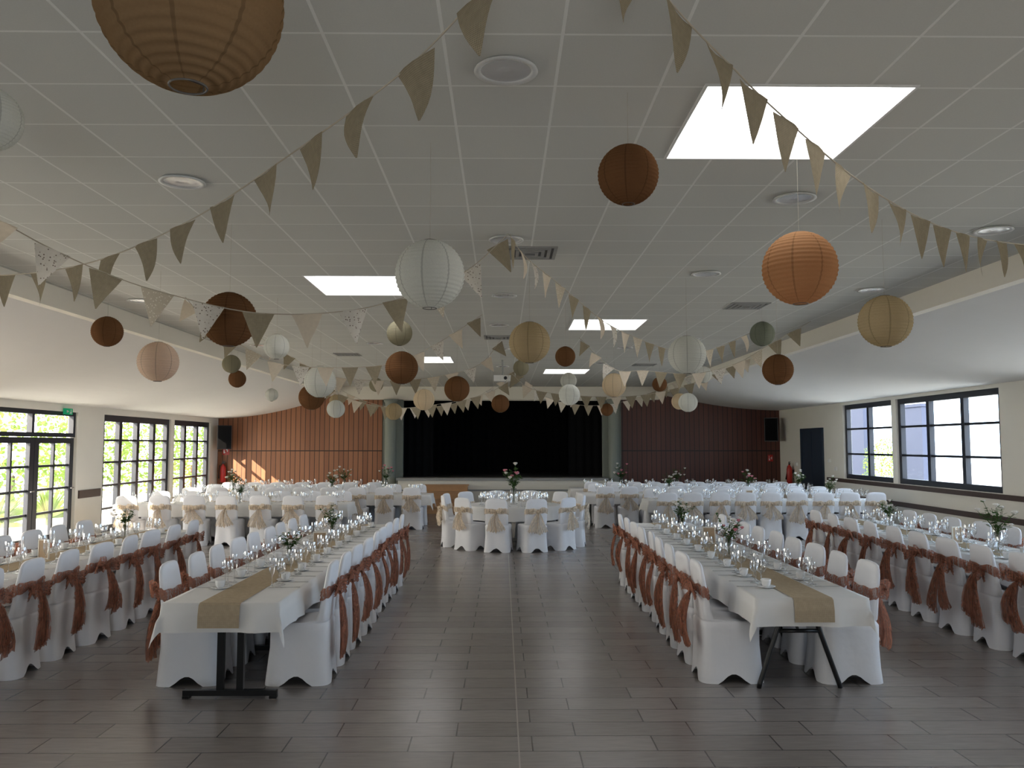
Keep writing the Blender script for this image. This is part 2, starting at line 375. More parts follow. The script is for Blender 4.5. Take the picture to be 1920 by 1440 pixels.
def rails(n, x0, x1, segs, z0, z1, m):
    for k, (a, b) in enumerate(segs):
        obj('trim_%d' % (n+k), G().box(x0, x1, a, b, z0, z1).mesh('rail', m), label='dark brown wooden dado rail on the wall', kind='structure')
M_rail = pmat('rail_wood', (.06, .035, .028), .5, noise=.2)
rails(10, XL, XL+.03, [(11.2, 12.5), (16.9, 17.8)], .82, .98, M_rail)
rails(20, XR-.03, XR, [(0, 21.4)], .98, 1.07, M_rail)
rails(30, XR-.02, XR, [(0, 21.4)], .60, .70, M_rail)

def window(idx, wx, y0, y1, z0, z1, cols, rows, lab, fw=.06):
    g = G(); a, b = wx-.05, wx+.05
    g.box(a, b, y0, y0+fw, z0, z1); g.box(a, b, y1-fw, y1, z0, z1)
    g.box(a, b, y0+fw, y1-fw, z0, z0+fw); g.box(a, b, y0+fw, y1-fw, z1-fw, z1)
    for c in cols: g.box(a, b, c-fw/2, c+fw/2, z0+fw, z1-fw)
    for r in rows: g.box(a+.012, b-.012, y0+fw, y1-fw, r-.022, r+.022)
    g.add([(wx, y0+fw, z0+fw), (wx, y1-fw, z0+fw), (wx, y1-fw, z1-fw), (wx, y0+fw, z1-fw)], [(0, 1, 2, 3)], 1)
    obj('window_%d' % idx, g.mesh('window', [M_dark, M_pane]), label=lab, kind='structure')
zr = [.52, 1.02, 1.52, 2.0]
window(1, XL-.1, 17.9, 21.5, .02, 2.55, [18.8, 19.7, 20.6], zr, 'dark framed glazed bay with gridded panes', fw=.14)
window(2, XL-.1, 21.72, 24.4, .02, 2.55, [22.6, 23.5], zr, 'dark framed glazed bay with gridded panes', fw=.14)
window(3, XL-.1, 12.6, 16.8, 2.05, 2.55, [14.0, 15.3], [], 'dark framed transom light above the glass doors', fw=.08)
window(4, XR+.1, 17.8, 20.35, 1.08, 2.87, [19.07], [1.68, 2.28], 'dark framed window of six panes', fw=.11)
window(5, XR+.1, 13.9, 17.6, 1.08, 2.87, [15.13, 16.37], [1.68, 2.28], 'wide dark framed window of nine panes', fw=.11)
window(11, XR+.1, 3.0, 12.0, 1.08, 2.87, [6, 9], [1.68, 2.28], 'wide dark framed window out of view, added for light', fw=.1)  # unseen window added to light the right-hand tables
window(12, XL-.1, 3.0, 11.0, .8, 2.5, [5, 7, 9], [1.7], 'wide dark framed window out of view, added for light', fw=.1)  # extra window out of view, added to bring daylight in from the left
dn = 1
for (a, b) in ((12.62, 13.98), (14.0, 15.38), (15.4, 16.78)):
    g = G(); x0, x1 = XL-.14, XL-.06; f = .14
    g.box(x0, x1, a, a+f, .03, 2.04); g.box(x0, x1, b-f, b, .03, 2.04); g.box(x0, x1, a+f, b-f, .03, .2); g.box(x0, x1, a+f, b-f, 1.93, 2.04)
    for r in (.62, 1.06, 1.5): g.box(x0+.02, x1-.02, a+f, b-f, r-.022, r+.022)
    xc = (a+b)/2; g.box(x0+.01, x1-.01, xc-.025, xc+.025, .2, 1.93)
    g.add([(XL-.1, a+f, .2), (XL-.1, b-f, .2), (XL-.1, b-f, 1.93), (XL-.1, a+f, 1.93)], [(0, 1, 2, 3)], 1)
    d = obj('door_%d' % dn, g.mesh('door', [M_dark, M_pane]), label='dark framed glass garden door with small panes', kind='structure'); dn += 1
    h = G().tube([(XL-.05, b-.06, 1.05), (XL+.0, b-.06, 1.05), (XL+.01, b-.18, 1.05)], .012, 8)
    obj('door_handle', h.mesh('door_handle', M_steel), parent=d)
g = G(); g.box(XR-.05, XR-.004, 21.6, 21.7, 0.003, 2.35); g.box(XR-.05, XR-.004, 23.1, 23.2, 0.003, 2.35); g.box(XR-.05, XR-.004, 21.7, 23.1, 2.25, 2.35)
g.box(XR-.03, XR-.004, 21.7, 22.39, .01, 2.25); g.box(XR-.03, XR-.004, 22.41, 23.1, .01, 2.25)
obj('door_4', g.mesh('door4', M_navy), label='dark navy double door in the cream wall', kind='structure')

# ------------------------------------------------------------------ wall fittings
def extinguisher(loc, lab, rz=0):
    r = empty('fire_extinguisher', loc, rz, label=lab, cat='fire extinguisher')
    g = G(); g.lathe([(.001, 0), (.07, .005), (.08, .03), (.08, .42), (.065, .48), (.03, .52), (.025, .55), (.001, .551)], 20)
    obj('cylinder_body', g.mesh('ext_body', M_red, True), parent=r)
    g = G(); g.box(-.03, .03, -.02, .02, .55, .58); g.box(-.02, .09, -.012, .012, .585, .60); g.box(-.02, .08, -.012, .012, .62, .635); g.box(-.03, -.01, -.012, .012, .58, .635)
    obj('valve_handle', g.mesh('ext_handle', M_black), parent=r)
    g = G().tube([(-.03, 0, .565), (-.1, -.02, .5), (-.12, -.04, .3), (-.1, -.07, .12)], [.011, .011, .011, .022], 8)
    obj('hose', g.mesh('ext_hose', M_black, True), parent=r)
    g = G().box(-.05, .05, .07, .13, .3, .4); obj('wall_bracket', g.mesh('ext_bracket', M_black), parent=r)
extinguisher((XL+.22, YB-.127, .78), 'red fire extinguisher with black hose on plank wall')
extinguisher((XR-.127, 23.9, .78), 'red fire extinguisher with black hose near navy door', -pi/2)
def plate(name, loc, size, mat, lab, cat, icon=None):
    w, h = size; g = G()
    g.box(-w/2, w/2, -.008, .008, -h/2, h/2)
    if icon:
        for (a, b, c, d) in icon: g.box(a*w, b*w, -.011, -.008, c*h, d*h, 1)
    obj(name, g.mesh(name, [mat, M_white]), loc, label=lab, cat=cat)
ICON = [(-.3, -.24, -.1, .35), (-.33, -.18, -.35, -.05), (-.2, -.05, -.3, -.22), (.0, .3, -.03, .06), (.18, .3, -.2, .2)]
plate('fire_safety_sign', (XL+.25, YB-.01, 1.75), (.2, .3), M_red, 'red fire equipment sign above the extinguisher', 'sign', ICON)
plate('fire_safety_sign', (XR-.3, YB-.01, 1.5), (.15, .2), M_red, 'small red fire equipment sign', 'sign', ICON)
r = empty('exit_sign', (XL+.05, 16.3, 2.55), label='green emergency exit sign above the glass door', cat='exit sign')
g = G(); g.box(-.02, .02, -.14, .14, -.06, .06, 0)
for q in ICON: g.box(.02, .024, -q[1]*.28, -q[0]*.28, q[2]*.12, q[3]*.12, 1)
obj('sign_panel', g.mesh('exit_panel', [M_green, M_white]), parent=r)
obj('mounting_bracket', G().box(-.05, -.02, -.03, .03, -.03, .05).mesh('brk', M_white), parent=r)
def speaker(loc, rz, lab):
    r = empty('wall_speaker', loc, rz, label=lab, cat='speaker')
    g = G(); v = [(-.2, -.2, -.35), (.2, -.2, -.35), (.13, .15, -.35), (-.13, .15, -.35)]
    g.add(v+[(a, b, .35) for a, b, c in v], [(3, 2, 1, 0), (4, 5, 6, 7), (0, 1, 5, 4), (1, 2, 6, 5), (2, 3, 7, 6), (3, 0, 4, 7)])
    obj('cabinet', g.mesh('spk_cab', M_black), parent=r)
    g = G(); g.box(-.18, .18, -.212, -.201, -.33, .33); obj('speaker_grille', g.mesh('spk_gr', M_blackcloth), parent=r)
    g = G().tube([(0, .15, 0), (0, .32, 0)], .02); obj('bracket', g.mesh('spk_br', M_black), parent=r)
speaker((XL+.30, YB-.42, 2.12), .5, 'black loudspeaker bracketed high on the plank wall')
speaker((XR-.35, YB-.42, 2.35), -.5, 'black loudspeaker bracketed high on the dark plank wall')
for (x, y, z) in ((XR-.03, 21.2, 1.5), (XR-.03, 23.6, 1.35), (XR-.03, 20.8, 1.3)):
    obj('light_switch', G().box(-.02, .03, -.05, .05, -.05, .05).box(-.03, -.02, -.02, .02, -.03, .03).mesh('sw', M_white), (x, y, z), label='small white switch plate on cream wall', cat='light switch')

g = G(); g.lathe([(.12, 0.0), (.145, -.004), (.15, -.014), (.118, -.012), (.118, 0)], 32); ringme = g.mesh('lamp_ring', M_ring, True)
g = G(); g.lathe([(.118, -.008), (.09, -.003), (.05, -.010), (.03, -.004), (.001, -.006)], 32); reflme = g.mesh('lamp_refl', M_refl, True)
for (x, y) in ((.015, 3.75), (-2.13, 5.42), (2.07, 5.74), (.03, 6.95), (-4.4, 10.0), (4.16, 9.2), (4.0, 6.6), (2.08, 8.34), (.02, 9.6), (-2.1, 11.5), (3.1, 13.5), (-4.3, 14.5), (-.05, 12.0), (2.2, 14.8), (-2.2, 14.2), (.0, 15.0), (0.0, 18.4), (2.1, 17.6), (-2.1, 19.5)):
    r = empty('recessed_downlight', (x, y, ZC), label='round recessed downlight with silver reflector in tiled ceiling', cat='ceiling light', group='recessed ceiling downlights')
    obj('trim_ring', ringme, parent=r); obj('reflector', reflme, parent=r)
for (x, y) in ((3.07, 10.3), (-.06, 13.4), (.25, 7.45), (-3.0, 16), (3.1, 18)):
    r = empty('air_vent', (x, y, ZC), label='square slatted metal air vent set in ceiling tiles', cat='air vent', group='ceiling air vents')
    g = G()
    for k in range(4):
        a = .24-.055*k; b = a-.03
        g.box(-a, a, -a, -b, -.012-.003*k, 0); g.box(-a, a, b, a, -.012-.003*k, 0); g.box(-a, -b, -b, b, -.012-.003*k, 0); g.box(b, a, -b, b, -.012-.003*k, 0)
    obj('grille', g.mesh('grille', M_grey), parent=r)
    obj('duct_plate', G().box(-.21, .21, -.21, .21, -.006, -.001).mesh('dp', M_black), parent=r)
r = empty('ceiling_projector', (.0, 17.0, 3.2), label='small white projector hanging on a ceiling pole', cat='projector')
obj('projector_body', G().box(-.18, .18, -.14, .14, 0, .12).mesh('pj', M_white), parent=r)
obj('lens', G().tube([(0.06, -.13, .06), (0.06, -.18, .06)], .035, 16).mesh('pjl', M_black), parent=r)
obj('pole', G().tube([(0, 0, .12), (0, 0, .448)], .02, 10).mesh('pjp', M_grey), parent=r)

# ------------------------------------------------------------------ chairs
def srect(th, hw, hd, p=5.0):
    c, s = math.cos(th), math.sin(th)
    k = (abs(c)**p+abs(s)**p)**(-1/p)
    return c*k*hw, s*k*hd
def cover_mesh(seed):
    N = 48
    R = [(0.0, -.010, .238, .262, 6), (.12, -.012, .226, .248, 6), (.28, -.015, .215, .236, 6), (.42, -.015, .216, .236, 6), (.455, -.015, .217, .236, 6),
         (.475, -.02, .208, .225, 5), (.482, -.04, .203, .200, 5), (.487, -.12, .205, .122, 5), (.50, -.192, .207, .050, 4), (.56, -.205, .207, .040, 4),
         (.66, -.218, .207, .034, 4), (.76, -.232, .205, .030, 4), (.84, -.243, .200, .028, 3.5), (.89, -.249, .192, .027, 3), (.92, -.252, .172, .025, 3), (.937, -.253, .135, .020, 2.5), (.944, -.254, .06, .010, 2)]
    v = []; f = []
    for i, (z, yc, hw, hd, p) in enumerate(R):
        for k in range(N):
            th = 2*pi*(k+.5)/N
            x, y = srect(th, hw, hd, p)
            zz = z
            if i == 0:
                q = max(0, math.cos(4*th))
                zz = .075*q**.8
                x *= 1-.05*q; y *= 1-.05*q
            if 0 < i < 5:
                wob = .008*math.sin(th*8+seed+i)+.006*math.cos(4*th)
                x *= 1-wob*1.5; y *= 1-wob*1.5
            v.append((x, y+yc, zz))
    for i in range(len(R)-1):
        for k in range(N): f.append((i*N+k, i*N+(k+1) % N, (i+1)*N+(k+1) % N, (i+1)*N+k))
    f.append(tuple((len(R)-1)*N+k for k in range(N)))
    return mesh('chair_cover', v, f, M_cover, True)
covers = [cover_mesh(i) for i in range(3)]
def band_mesh(mat):
    N = 48; v = []; f = []
    for (z, o) in ((.665, .006), (.675, .013), (.69, .007), (.705, .014), (.72, .008), (.735, .014), (.75, .008), (.76, .005)):
        t = (z-.56)/.3; yc = -.205-.04*t
        for k in range(N):
            th = 2*pi*(k+.5)/N
            x, y = srect(th, .207+o, .036+o, 4)
            # gathers towards the knot on the back
            gz = .71+(z-.71)*(1-.45*max(0, -math.sin(th))**8)
            v.append((x, y+yc, gz-.02*math.sin(th)+.005*math.sin(th*7+z*60)))
    for i in range(7):
        for k in range(N): f.append((i*N+k, i*N+(k+1) % N, (i+1)*N+(k+1) % N, (i+1)*N+k))
    return mesh('sash_band', v, f, mat, True)
def bow_mesh(mat, seed, big=1.0):
    rnd = random.Random(seed); v = []; f = []
    yb = -.285
    def strip(pts, widths, wav=0.0, m=14, freq=1.9, ragged=0.0):
        b = len(v); n = len(pts)
        for i, (p, w) in enumerate(zip(pts, widths)):
            for j in range(m+1):
                s = j/m-.5
                dx, dz = (pts[min(i+1, n-1)][0]-pts[max(i-1, 0)][0], pts[min(i+1, n-1)][2]-pts[max(i-1, 0)][2])
                l = math.hypot(dx, dz) or 1; nx, nz = -dz/l, dx/l
                e = 1 if i == n-1 else 0
                rg = e*ragged*(math.sin(j*1.3+seed)+.5*math.sin(j*2.9+seed*3))
                v.append((p[0]+nx*w*s, p[1]+wav*math.sin(j*freq+i*.25+seed)*min(1, i/2), p[2]+nz*w*s+rg))
        for i in range(n-1):
            for j in range(m): f.append((b+i*(m+1)+j, b+i*(m+1)+j+1, b+(i+1)*(m+1)+j+1, b+(i+1)*(m+1)+j))
    for sg in (-1, 1):
        k = rnd.uniform(.9, 1.2)*big; up = rnd.uniform(-.04, .04)
        loop = [(0, yb, .71), (sg*.04*k, yb-.03, .715+up*.5), (sg*.09*k, yb-.055, .72+up), (sg*.13*k, yb-.055, .715+up), (sg*.145*k, yb-.02, .70+up), (sg*.10*k, yb+.0, .70+up*.6), (sg*.05*k, yb, .705), (0, yb, .71)]
        strip(loop, [.02, .07*k, .11*k, .125*k, .115*k, .09*k, .05, .02], .010)
        L = rnd.uniform(.34, .50)*big; sx = rnd.uniform(.02, .12); out = rnd.uniform(.03, .09)
        ts = (.06, .15, .27, .4, .55, .7, .85, 1)
        tail = [(sg*.005, yb-.005, .70)] + [(sg*(.01+sx*t)+.012*math.sin(t*6+seed), yb-.02-out*math.sin(t*2.4), .70-L*t) for t in ts]
        strip(tail, [.02, .035, .06, .085, .11, .135, .155, .175, .19], .016, 18, 1.9, .014)
    G_ = G(); G_.v = v; G_.f = f; G_.m = [0]*len(f)
    G_.lathe([(.001, -.028), (.02, -.02), (.026, 0), (.02, .02), (.001, .028)], 10, c=(0, yb-.008, .708))
    return G_.mesh('sash_bow', mat, True)
band_c, band_g = band_mesh(M_copper), band_mesh(M_gold)
bows_c = [bow_mesh(M_copper, i, 1.1) for i in range(8)]; bows_g = [bow_mesh(M_gold, 20+i, .75) for i in range(3)]
def chair(x, y, rz, copper, group):
    x += random.uniform(-.018, .018); y += random.uniform(-.015, .015); rz += random.uniform(-.08, .08)
    c = 'rust brown' if copper else 'champagne'
    r = empty('banquet_chair', (x, y, 0), rz, 'white stretch covered banquet chair with %s organza sash' % c, 'chair', group)
    obj('chair_cover', random.choice(covers), parent=r)
    s = obj('sash_band', band_c if copper else band_g, parent=r)
    obj('bow', random.choice(bows_c if copper else bows_g), parent=s)

# ------------------------------------------------------------------ tables
TH = .75
def cloth(L, W, drop, seed, seg=.06):
    """rectangular tablecloth, long axis Y, centred, top at z=0"""
    v = []; f = []
    nx = int(round((W+2*drop)/seg)); ny = int(round((L+2*drop)/seg))
    def ax(n, H):
        return [-H-drop+(2*(H+drop))*i/n for i in range(n+1)]
    X = ax(nx, W/2); Y = ax(ny, L/2)
    for A, H in ((X, W/2), (Y, L/2)):
        for e in (-H, H):
            k = min(range(len(A)), key=lambda i: abs(A[i]-e)); A[k] = e
    for y in Y:
        for x in X:
            cx = max(-W/2, min(W/2, x)); cy = max(-L/2, min(L/2, y))
            ox, oy = x-cx, y-cy; r = math.hypot(ox, oy)
            if r < 1e-6: v.append((x, y, 0)); continue
            dx, dy = ox/r, oy/r
            s = cx+cy
            cr = abs(dx*dy)*2
            fl = .05*r + (.020*math.sin(s*9+seed)+.013*math.sin(s*23+seed*2))*min(1, r/.15) + cr*.20*r
            fl = max(fl, .006)
            v.append((cx+dx*fl, cy+dy*fl, -r*(.98+.06*cr)))
    w = len(X)
    for j in range(len(Y)-1):
        for i in range(w-1): f.append((j*w+i, j*w+i+1, (j+1)*w+i+1, (j+1)*w+i))
    return mesh('tablecloth', v, f, M_linen, True)
def leg_T(x, y, W, along):
    g = G()
    def bx(a0, a1, b0, b1, z0, z1):
        if along == 'y': g.box(x+a0, x+a1, y+b0, y+b1, z0, z1)
        else: g.box(x+b0, x+b1, y+a0, y+a1, z0, z1)
    bx(-.35, .35, -.025, .025, .02, .06); bx(-.35, -.30, -.03, .03, 0, .02); bx(.30, .35, -.03, .03, 0, .02)
    bx(-.10, -.05, -.02, .02, .06, TH-.05); bx(.05, .10, -.02, .02, .06, TH-.05); bx(-.34, .34, -.02, .02, TH-.055, TH-.03)
    return g.mesh('leg', M_black)
def leg_fold(x, y):
    g = G()
    for s in (-1, 1):
        g.tube([(x+s*.13, y, TH-.04), (x+s*.13, y, .55), (x+s*.17, y, .44), (x+s*.31, y, .04), (x+s*.32, y, 0)], .019, 10)
        g.tube([(x+s*.12, y+.02, TH-.05), (x+s*.12, y+.35, TH-.05), (x+s*.15, y+.01, .5)], .01, 8)
    g.tube([(x-.17, y, .44), (x+.17, y, .44)], .016, 10); g.tube([(x-.13, y, TH-.05), (x+.13, y, TH-.05)], .016, 10)
    g.tube([(x, y, .44), (x, y+.3, TH-.05)], .012, 8)
    return g.mesh('leg', M_black, True)
def table(cx, cy, L, W, along, legs, kind='T', lab='folding banquet table with black metal legs under white cloth'):
    r = empty('banquet_table', (cx, cy, 0), 0, lab, 'table')
    hw, hl = W/2-.008, L/2-.004
    g = G()
    if along == 'y': g.box(-hw, hw, -hl, hl, TH-.035, TH-.006)
    else: g.box(-hl, hl, -hw, hw, TH-.035, TH-.006)
    obj('tabletop', g.mesh('tabletop', M_grey), parent=r)
    for l in legs:
        me = leg_fold(0, l-cy) if kind == 'fold' else (leg_T(0, l-cy, W, along) if along == 'y' else leg_T(l-cx, 0, W, along))
        obj('leg', me, parent=r)

def glassm(name, prof): return G().lathe(prof, 18).mesh(name, M_glass, True)
wine_me = glassm('wine_glass', [(.001, .0), (.033, .001), (.034, .004), (.010, .008), (.004, .02), (.0035, .085), (.008, .092), (.026, .105), (.035, .13), (.036, .15), (.031, .185)])
water_me = glassm('water_glass', [(.001, .0), (.036, .001), (.037, .004), (.011, .009), (.005, .02), (.004, .09), (.010, .098), (.032, .115), (.042, .145), (.043, .165), (.037, .21)])
flute_me = glassm('champagne_flute', [(.001, .0), (.030, .001), (.031, .004), (.009, .008), (.004, .02), (.0035, .085), (.008, .095), (.020, .12), (.026, .16), (.026, .20), (.022, .235)])
cup_me = G().lathe([(.02, 0.012), (.022, .014), (.034, .03), (.039, .06), (.040, .075), (.037, .075), (.034, .035), (.001, .018)], 20).tube([(.038, 0, .065), (.058, 0, .06), (.06, 0, .04), (.036, 0, .032)], .004, 8).mesh('cup', M_porc, True)
sauc_me = G().lathe([(.001, .002), (.035, .0), (.045, .004), (.072, .013), (.073, .016), (.045, .008), (.001, .006)], 24).mesh('saucer', M_porc, True)
def outline(name, pts, th=.003):
    n = len(pts); v = [(x, y, 0) for x, y in pts]+[(x, y, th) for x, y in pts]
    f = [tuple(range(n-1, -1, -1)), tuple(range(n, 2*n))]+[(i, (i+1) % n, n+(i+1) % n, n+i) for i in range(n)]
    return mesh(name, v, f, M_steel)
knife_me = outline('knife', [(-.006, -.1), (.006, -.1), (.007, -.02), (.009, .0), (.010, .06), (.006, .1), (-.002, .11), (-.006, .0)])
fork_me = outline('fork', [(-.006, -.1), (.006, -.1), (.003, .01), (.011, .03), (.011, .1), (.008, .1), (.007, .05), (.003, .05), (.002, .1), (-.002, .1), (-.003, .05), (-.007, .05), (-.008, .1), (-.011, .1), (-.011, .03), (-.003, .01)])
def bloom_me(br, mi):
    gb = G()
    for ring, (n, tilt, s) in enumerate(((4, .25, .6), (5, .6, .85), (6, 1.0, 1.0))):
        for k in range(n):
            b = 2*pi*k/n+ring*.5; dr = Vector((math.cos(b)*math.sin(tilt), math.sin(b)*math.sin(tilt), math.cos(tilt))); tg = Vector((-math.sin(b), math.cos(b), 0))
            o = Vector((0, 0, 0))
            gb.add([o, o+dr*br*.6*s+tg*br*.5, o+dr*br*1.1*s+tg*br*.35+Vector((0, 0, br*.2)), o+dr*br*1.1*s-tg*br*.35+Vector((0, 0, br*.2)), o+dr*br*.6*s-tg*br*.5], [(0, 1, 2, 3, 4)])
    gb.lathe([(.001, -br*.2), (br*.35, 0), (br*.35, br*.5), (.001, br*.75)], 8)
    return gb.mesh('bloom', M_pink if mi == 0 else M_whitep)
bl_p, bl_w = bloom_me(.026, 0), bloom_me(.024, 1)
def bouquet(loc, size, seed, pink, lab):
    rnd = random.Random(seed)
    r = empty('flower_vase', loc, rnd.uniform(0, 6), lab, 'flowers in vase', 'table flower arrangements')
    h = .16*size
    g = G(); g.lathe([(.001, 0), (.035*size, .001), (.04*size, .02), (.036*size, h*.6), (.028*size, h), (.026*size, h), (.034*size, h*.6), (.001, .01)], 18)
    obj('vase', g.mesh('vase', M_glass, True), parent=r)
    g = G()
    for i in range(18):
        a = rnd.uniform(0, 2*pi); sp = rnd.uniform(.02, .15)*size; top = h+rnd.uniform(.05, .19)*size*(1.3 if i < 3 else 1)
        p0 = Vector((0, 0, .02)); p1 = Vector((math.cos(a)*.012, math.sin(a)*.012, h)); p2 = Vector((math.cos(a)*sp, math.sin(a)*sp, top))
        g.tube([p0, p1, (p1+p2)/2+Vector((0, 0, .02)), p2], .0018*size, 5)
        for k in range(11):
            t = rnd.uniform(.2, 1); c = p1.lerp(p2, t); b = rnd.uniform(0, 2*pi); l = rnd.uniform(.03, .055)*size
            d = Vector((math.cos(b), math.sin(b), rnd.uniform(-.3, .6))).normalized(); q = d.cross(Vector((0, 0, 1))).normalized()*l*.3
            g.add([c, c+d*l*.5+q, c+d*l, c+d*l*.5-q], [(0, 1, 2, 3)])
        if i % 2 == 0:
            o = obj('bloom', bl_p if (i % 4 == 0 and pink) else bl_w, p2, parent=r); sc = rnd.uniform(.8, 1.2)*size; o.scale = (sc, sc, sc)
    obj('foliage', g.mesh('foliage', M_leaf), parent=r)
def cardstand(loc, rz):
    r = empty('menu_frame', loc, rz, 'small wooden framed card standing on the table', 'table card', 'table cards')
    g = G(); w, h, t = .075, .13, .012
    g.box(-w, -w+t, -.008, .008, 0, 2*h*.75); g.box(w-t, w, -.008, .008, 0, 2*h*.75); g.box(-w+t, w-t, -.008, .008, 0, t); g.box(-w+t, w-t, -.008, .008, 2*h*.75-t, 2*h*.75)
    obj('frame', g.mesh('frame', M_cream), parent=r)
    obj('card', G().box(-w+t, w-t, -.004, .004, t, 2*h*.75-t).mesh('card', M_kraft), parent=r)

TZ = TH+.001
def setting(x, y, dx, dy, full, grp):
    tx, ty = -dy, dx
    def P(o, t): return (x+dx*o+tx*t+random.uniform(-.008, .008), y+dy*o+ty*t+random.uniform(-.008, .008))
    a = P(.20, .06); obj('water_glass', water_me, (*a, TZ), label='tall clear stemmed water glass on white tablecloth', cat='glass', group='stemmed glasses on the tables')
    a = P(.235, -.03); obj('wine_glass', wine_me, (*a, TZ), label='clear stemmed wine glass on white tablecloth', cat='glass', group='stemmed glasses on the tables')
    a = P(.19, -.12); obj('champagne_flute', flute_me, (*a, TZ), label='narrow clear champagne flute on white tablecloth', cat='glass', group='stemmed glasses on the tables')
    if full:
        a = P(.21, .19)
        obj('saucer', sauc_me, (*a, TZ), label='white porcelain saucer under a coffee cup', cat='saucer', group='coffee saucers')
        obj('coffee_cup', cup_me, (*a, TZ-.004), random.uniform(0, 6), label='white porcelain coffee cup on a saucer', cat='cup', group='coffee cups')
        ang = math.atan2(-dy, -dx)-pi/2
        a = P(.315, .13); obj('knife', knife_me, (*a, TZ), ang, label='steel table knife on white tablecloth', cat='knife', group='table knives')
        a = P(.315, -.13); obj('fork', fork_me, (*a, TZ), ang, label='steel table fork on white tablecloth', cat='fork', group='table forks')

def runner(cx, y0, y1, w, drop):
    n = 60; v = []; f = []
    pts = [(y0-.008, -drop), (y0-.008, -drop*.5), (y0-.006, -.01), (y0+.004, .004)]+[(y0+(y1-y0)*i/n, .004) for i in range(1, n)]+[(y1-.004, .004), (y1+.006, -.01), (y1+.008, -.1)]
    pts = [(p[0]-(.034 if i < 2 else (.018 if i == 2 else 0)), p[1]) for i, p in enumerate(pts)]
    for (y, z) in pts:
        v += [(cx-w/2, y, TZ-.001+z), (cx, y, TZ-.001+z+.0005), (cx+w/2, y, TZ-.001+z)]
    for i in range(len(pts)-1):
        for k in range(2): f.append((3*i+k, 3*i+k+1, 3*i+4+k, 3*i+3+k))
    obj('table_runner', mesh('runner', v, f, M_runner), label='long natural burlap runner along white table', cat='table runner')

def longtable(cx, y0, y1, W, splits, legs, ch_y, offL, offR, ysL, ysR, kind, drop, full, grp, seed):
    ed = [y0]+splits+[y1]
    for i in range(len(ed)-1):
        a, b = ed[i], ed[i+1]
        table(cx, (a+b)/2, b-a, W-.02, 'y', [l for l in legs if a < l < b], kind if i == 0 else 'T')
    L = y1-y0
    obj('tablecloth', cloth(L, W, drop, seed), (cx, (y0+y1)/2, TH), label='long white tablecloth draped with pointed corners', cat='tablecloth')
    runner(cx, y0, y1, .30, .17)
    for y in ysR:
        chair(cx+offR, y, pi/2, True, grp)
    for y in ysL:
        chair(cx-offL, y, -pi/2, True, grp)
    for y in ch_y:
        setting(cx, y, 1, 0, full, grp); setting(cx, y, -1, 0, full, grp)

D = .21
c9 = [6.95+.57*k for k in range(9)]
longtable(-2.05, 6.15, 12.15, .86, [8.2, 10.15], [6.42, 7.805, 8.375, 10.085, 10.655, 11.795], c9, .43, .41, c9, c9, 'T', D, True, 'covered chairs along the long table', 1)
longtable(2.33, 6.30, 12.30, .86, [8.2, 10.15], [6.62, 7.805, 8.375, 10.085, 10.655, 11.795], c9, .45, .45, c9, c9, 'fold', D, True, 'covered chairs along the long table', 2)
yl = [6.5+.6*k for k in range(8)]
longtable(-4.62, 5.9, 11.4, .86, [7.8, 9.6], [6.2, 7.4, 8.0, 9.2, 9.8, 11.0], yl, .43, .43, yl[2:], yl, 'T', D, True, 'covered chairs along the outer table', 3)
yr = [7.4+.6*k for k in range(9)]
longtable(5.3, 6.8, 12.9, .86, [8.9, 10.8], [7.1, 8.3, 9.5, 10.7, 11.3, 12.5], yr, .45, .43, yr, yr, 'T', D, True, 'covered chairs along the outer table', 4)

def crosstable(x0, x1, cy, W, chx_f, chx_b, seed, grp):
    n = max(1, round((x1-x0)/1.9)); st = (x1-x0)/n
    for i in range(n):
        a = x0+i*st; b = a+st
        table((a+b)/2, cy, st, W-.02, 'x', [a+.3, b-.3])
    obj('tablecloth', cloth(x1-x0, W, .24, seed, seg=.08), ((x0+x1)/2, cy, TH), pi/2, label='white tablecloth over a row of tables', cat='tablecloth')
    for x in chx_f: chair(x, cy-W/2-.10, 0, False, grp)
    for x in chx_b: chair(x, cy+W/2+.10, pi, False, grp)
    xs_ = chx_f
    for x in xs_: setting(x, cy, 0, -1, False, grp); setting(x, cy, 0, 1, False, grp)
fr = lambda a, s, n: [a+s*k for k in range(n)]
crosstable(-7.5, -3.0, 16.6, .84, fr(-7.1, .63, 7), fr(-7.1, .63, 7), 5, 'covered chairs at the cross tables')
crosstable(-7.5, -1.65, 19.6, .84, fr(-7.0, .62, 9), fr(-7.0, .62, 9), 6, 'covered chairs at the cross tables')
crosstable(-7.3, -2.9, 22.2, .84, fr(-7.0, .62, 7), [], 7, 'covered chairs at the cross tables')
crosstable(3.0, 7.9, 17.5, .84, fr(3.3, .53, 9), fr(3.3, .53, 9), 8, 'covered chairs at the cross tables')
crosstable(1.8, 7.9, 19.95, .84, fr(2.35, .55, 10), fr(2.35, .55, 10), 9, 'covered chairs at the cross tables')
crosstable(1.8, 7.9, 22.35, .84, fr(2.3, .55, 10), [], 10, 'covered chairs at the cross tables')

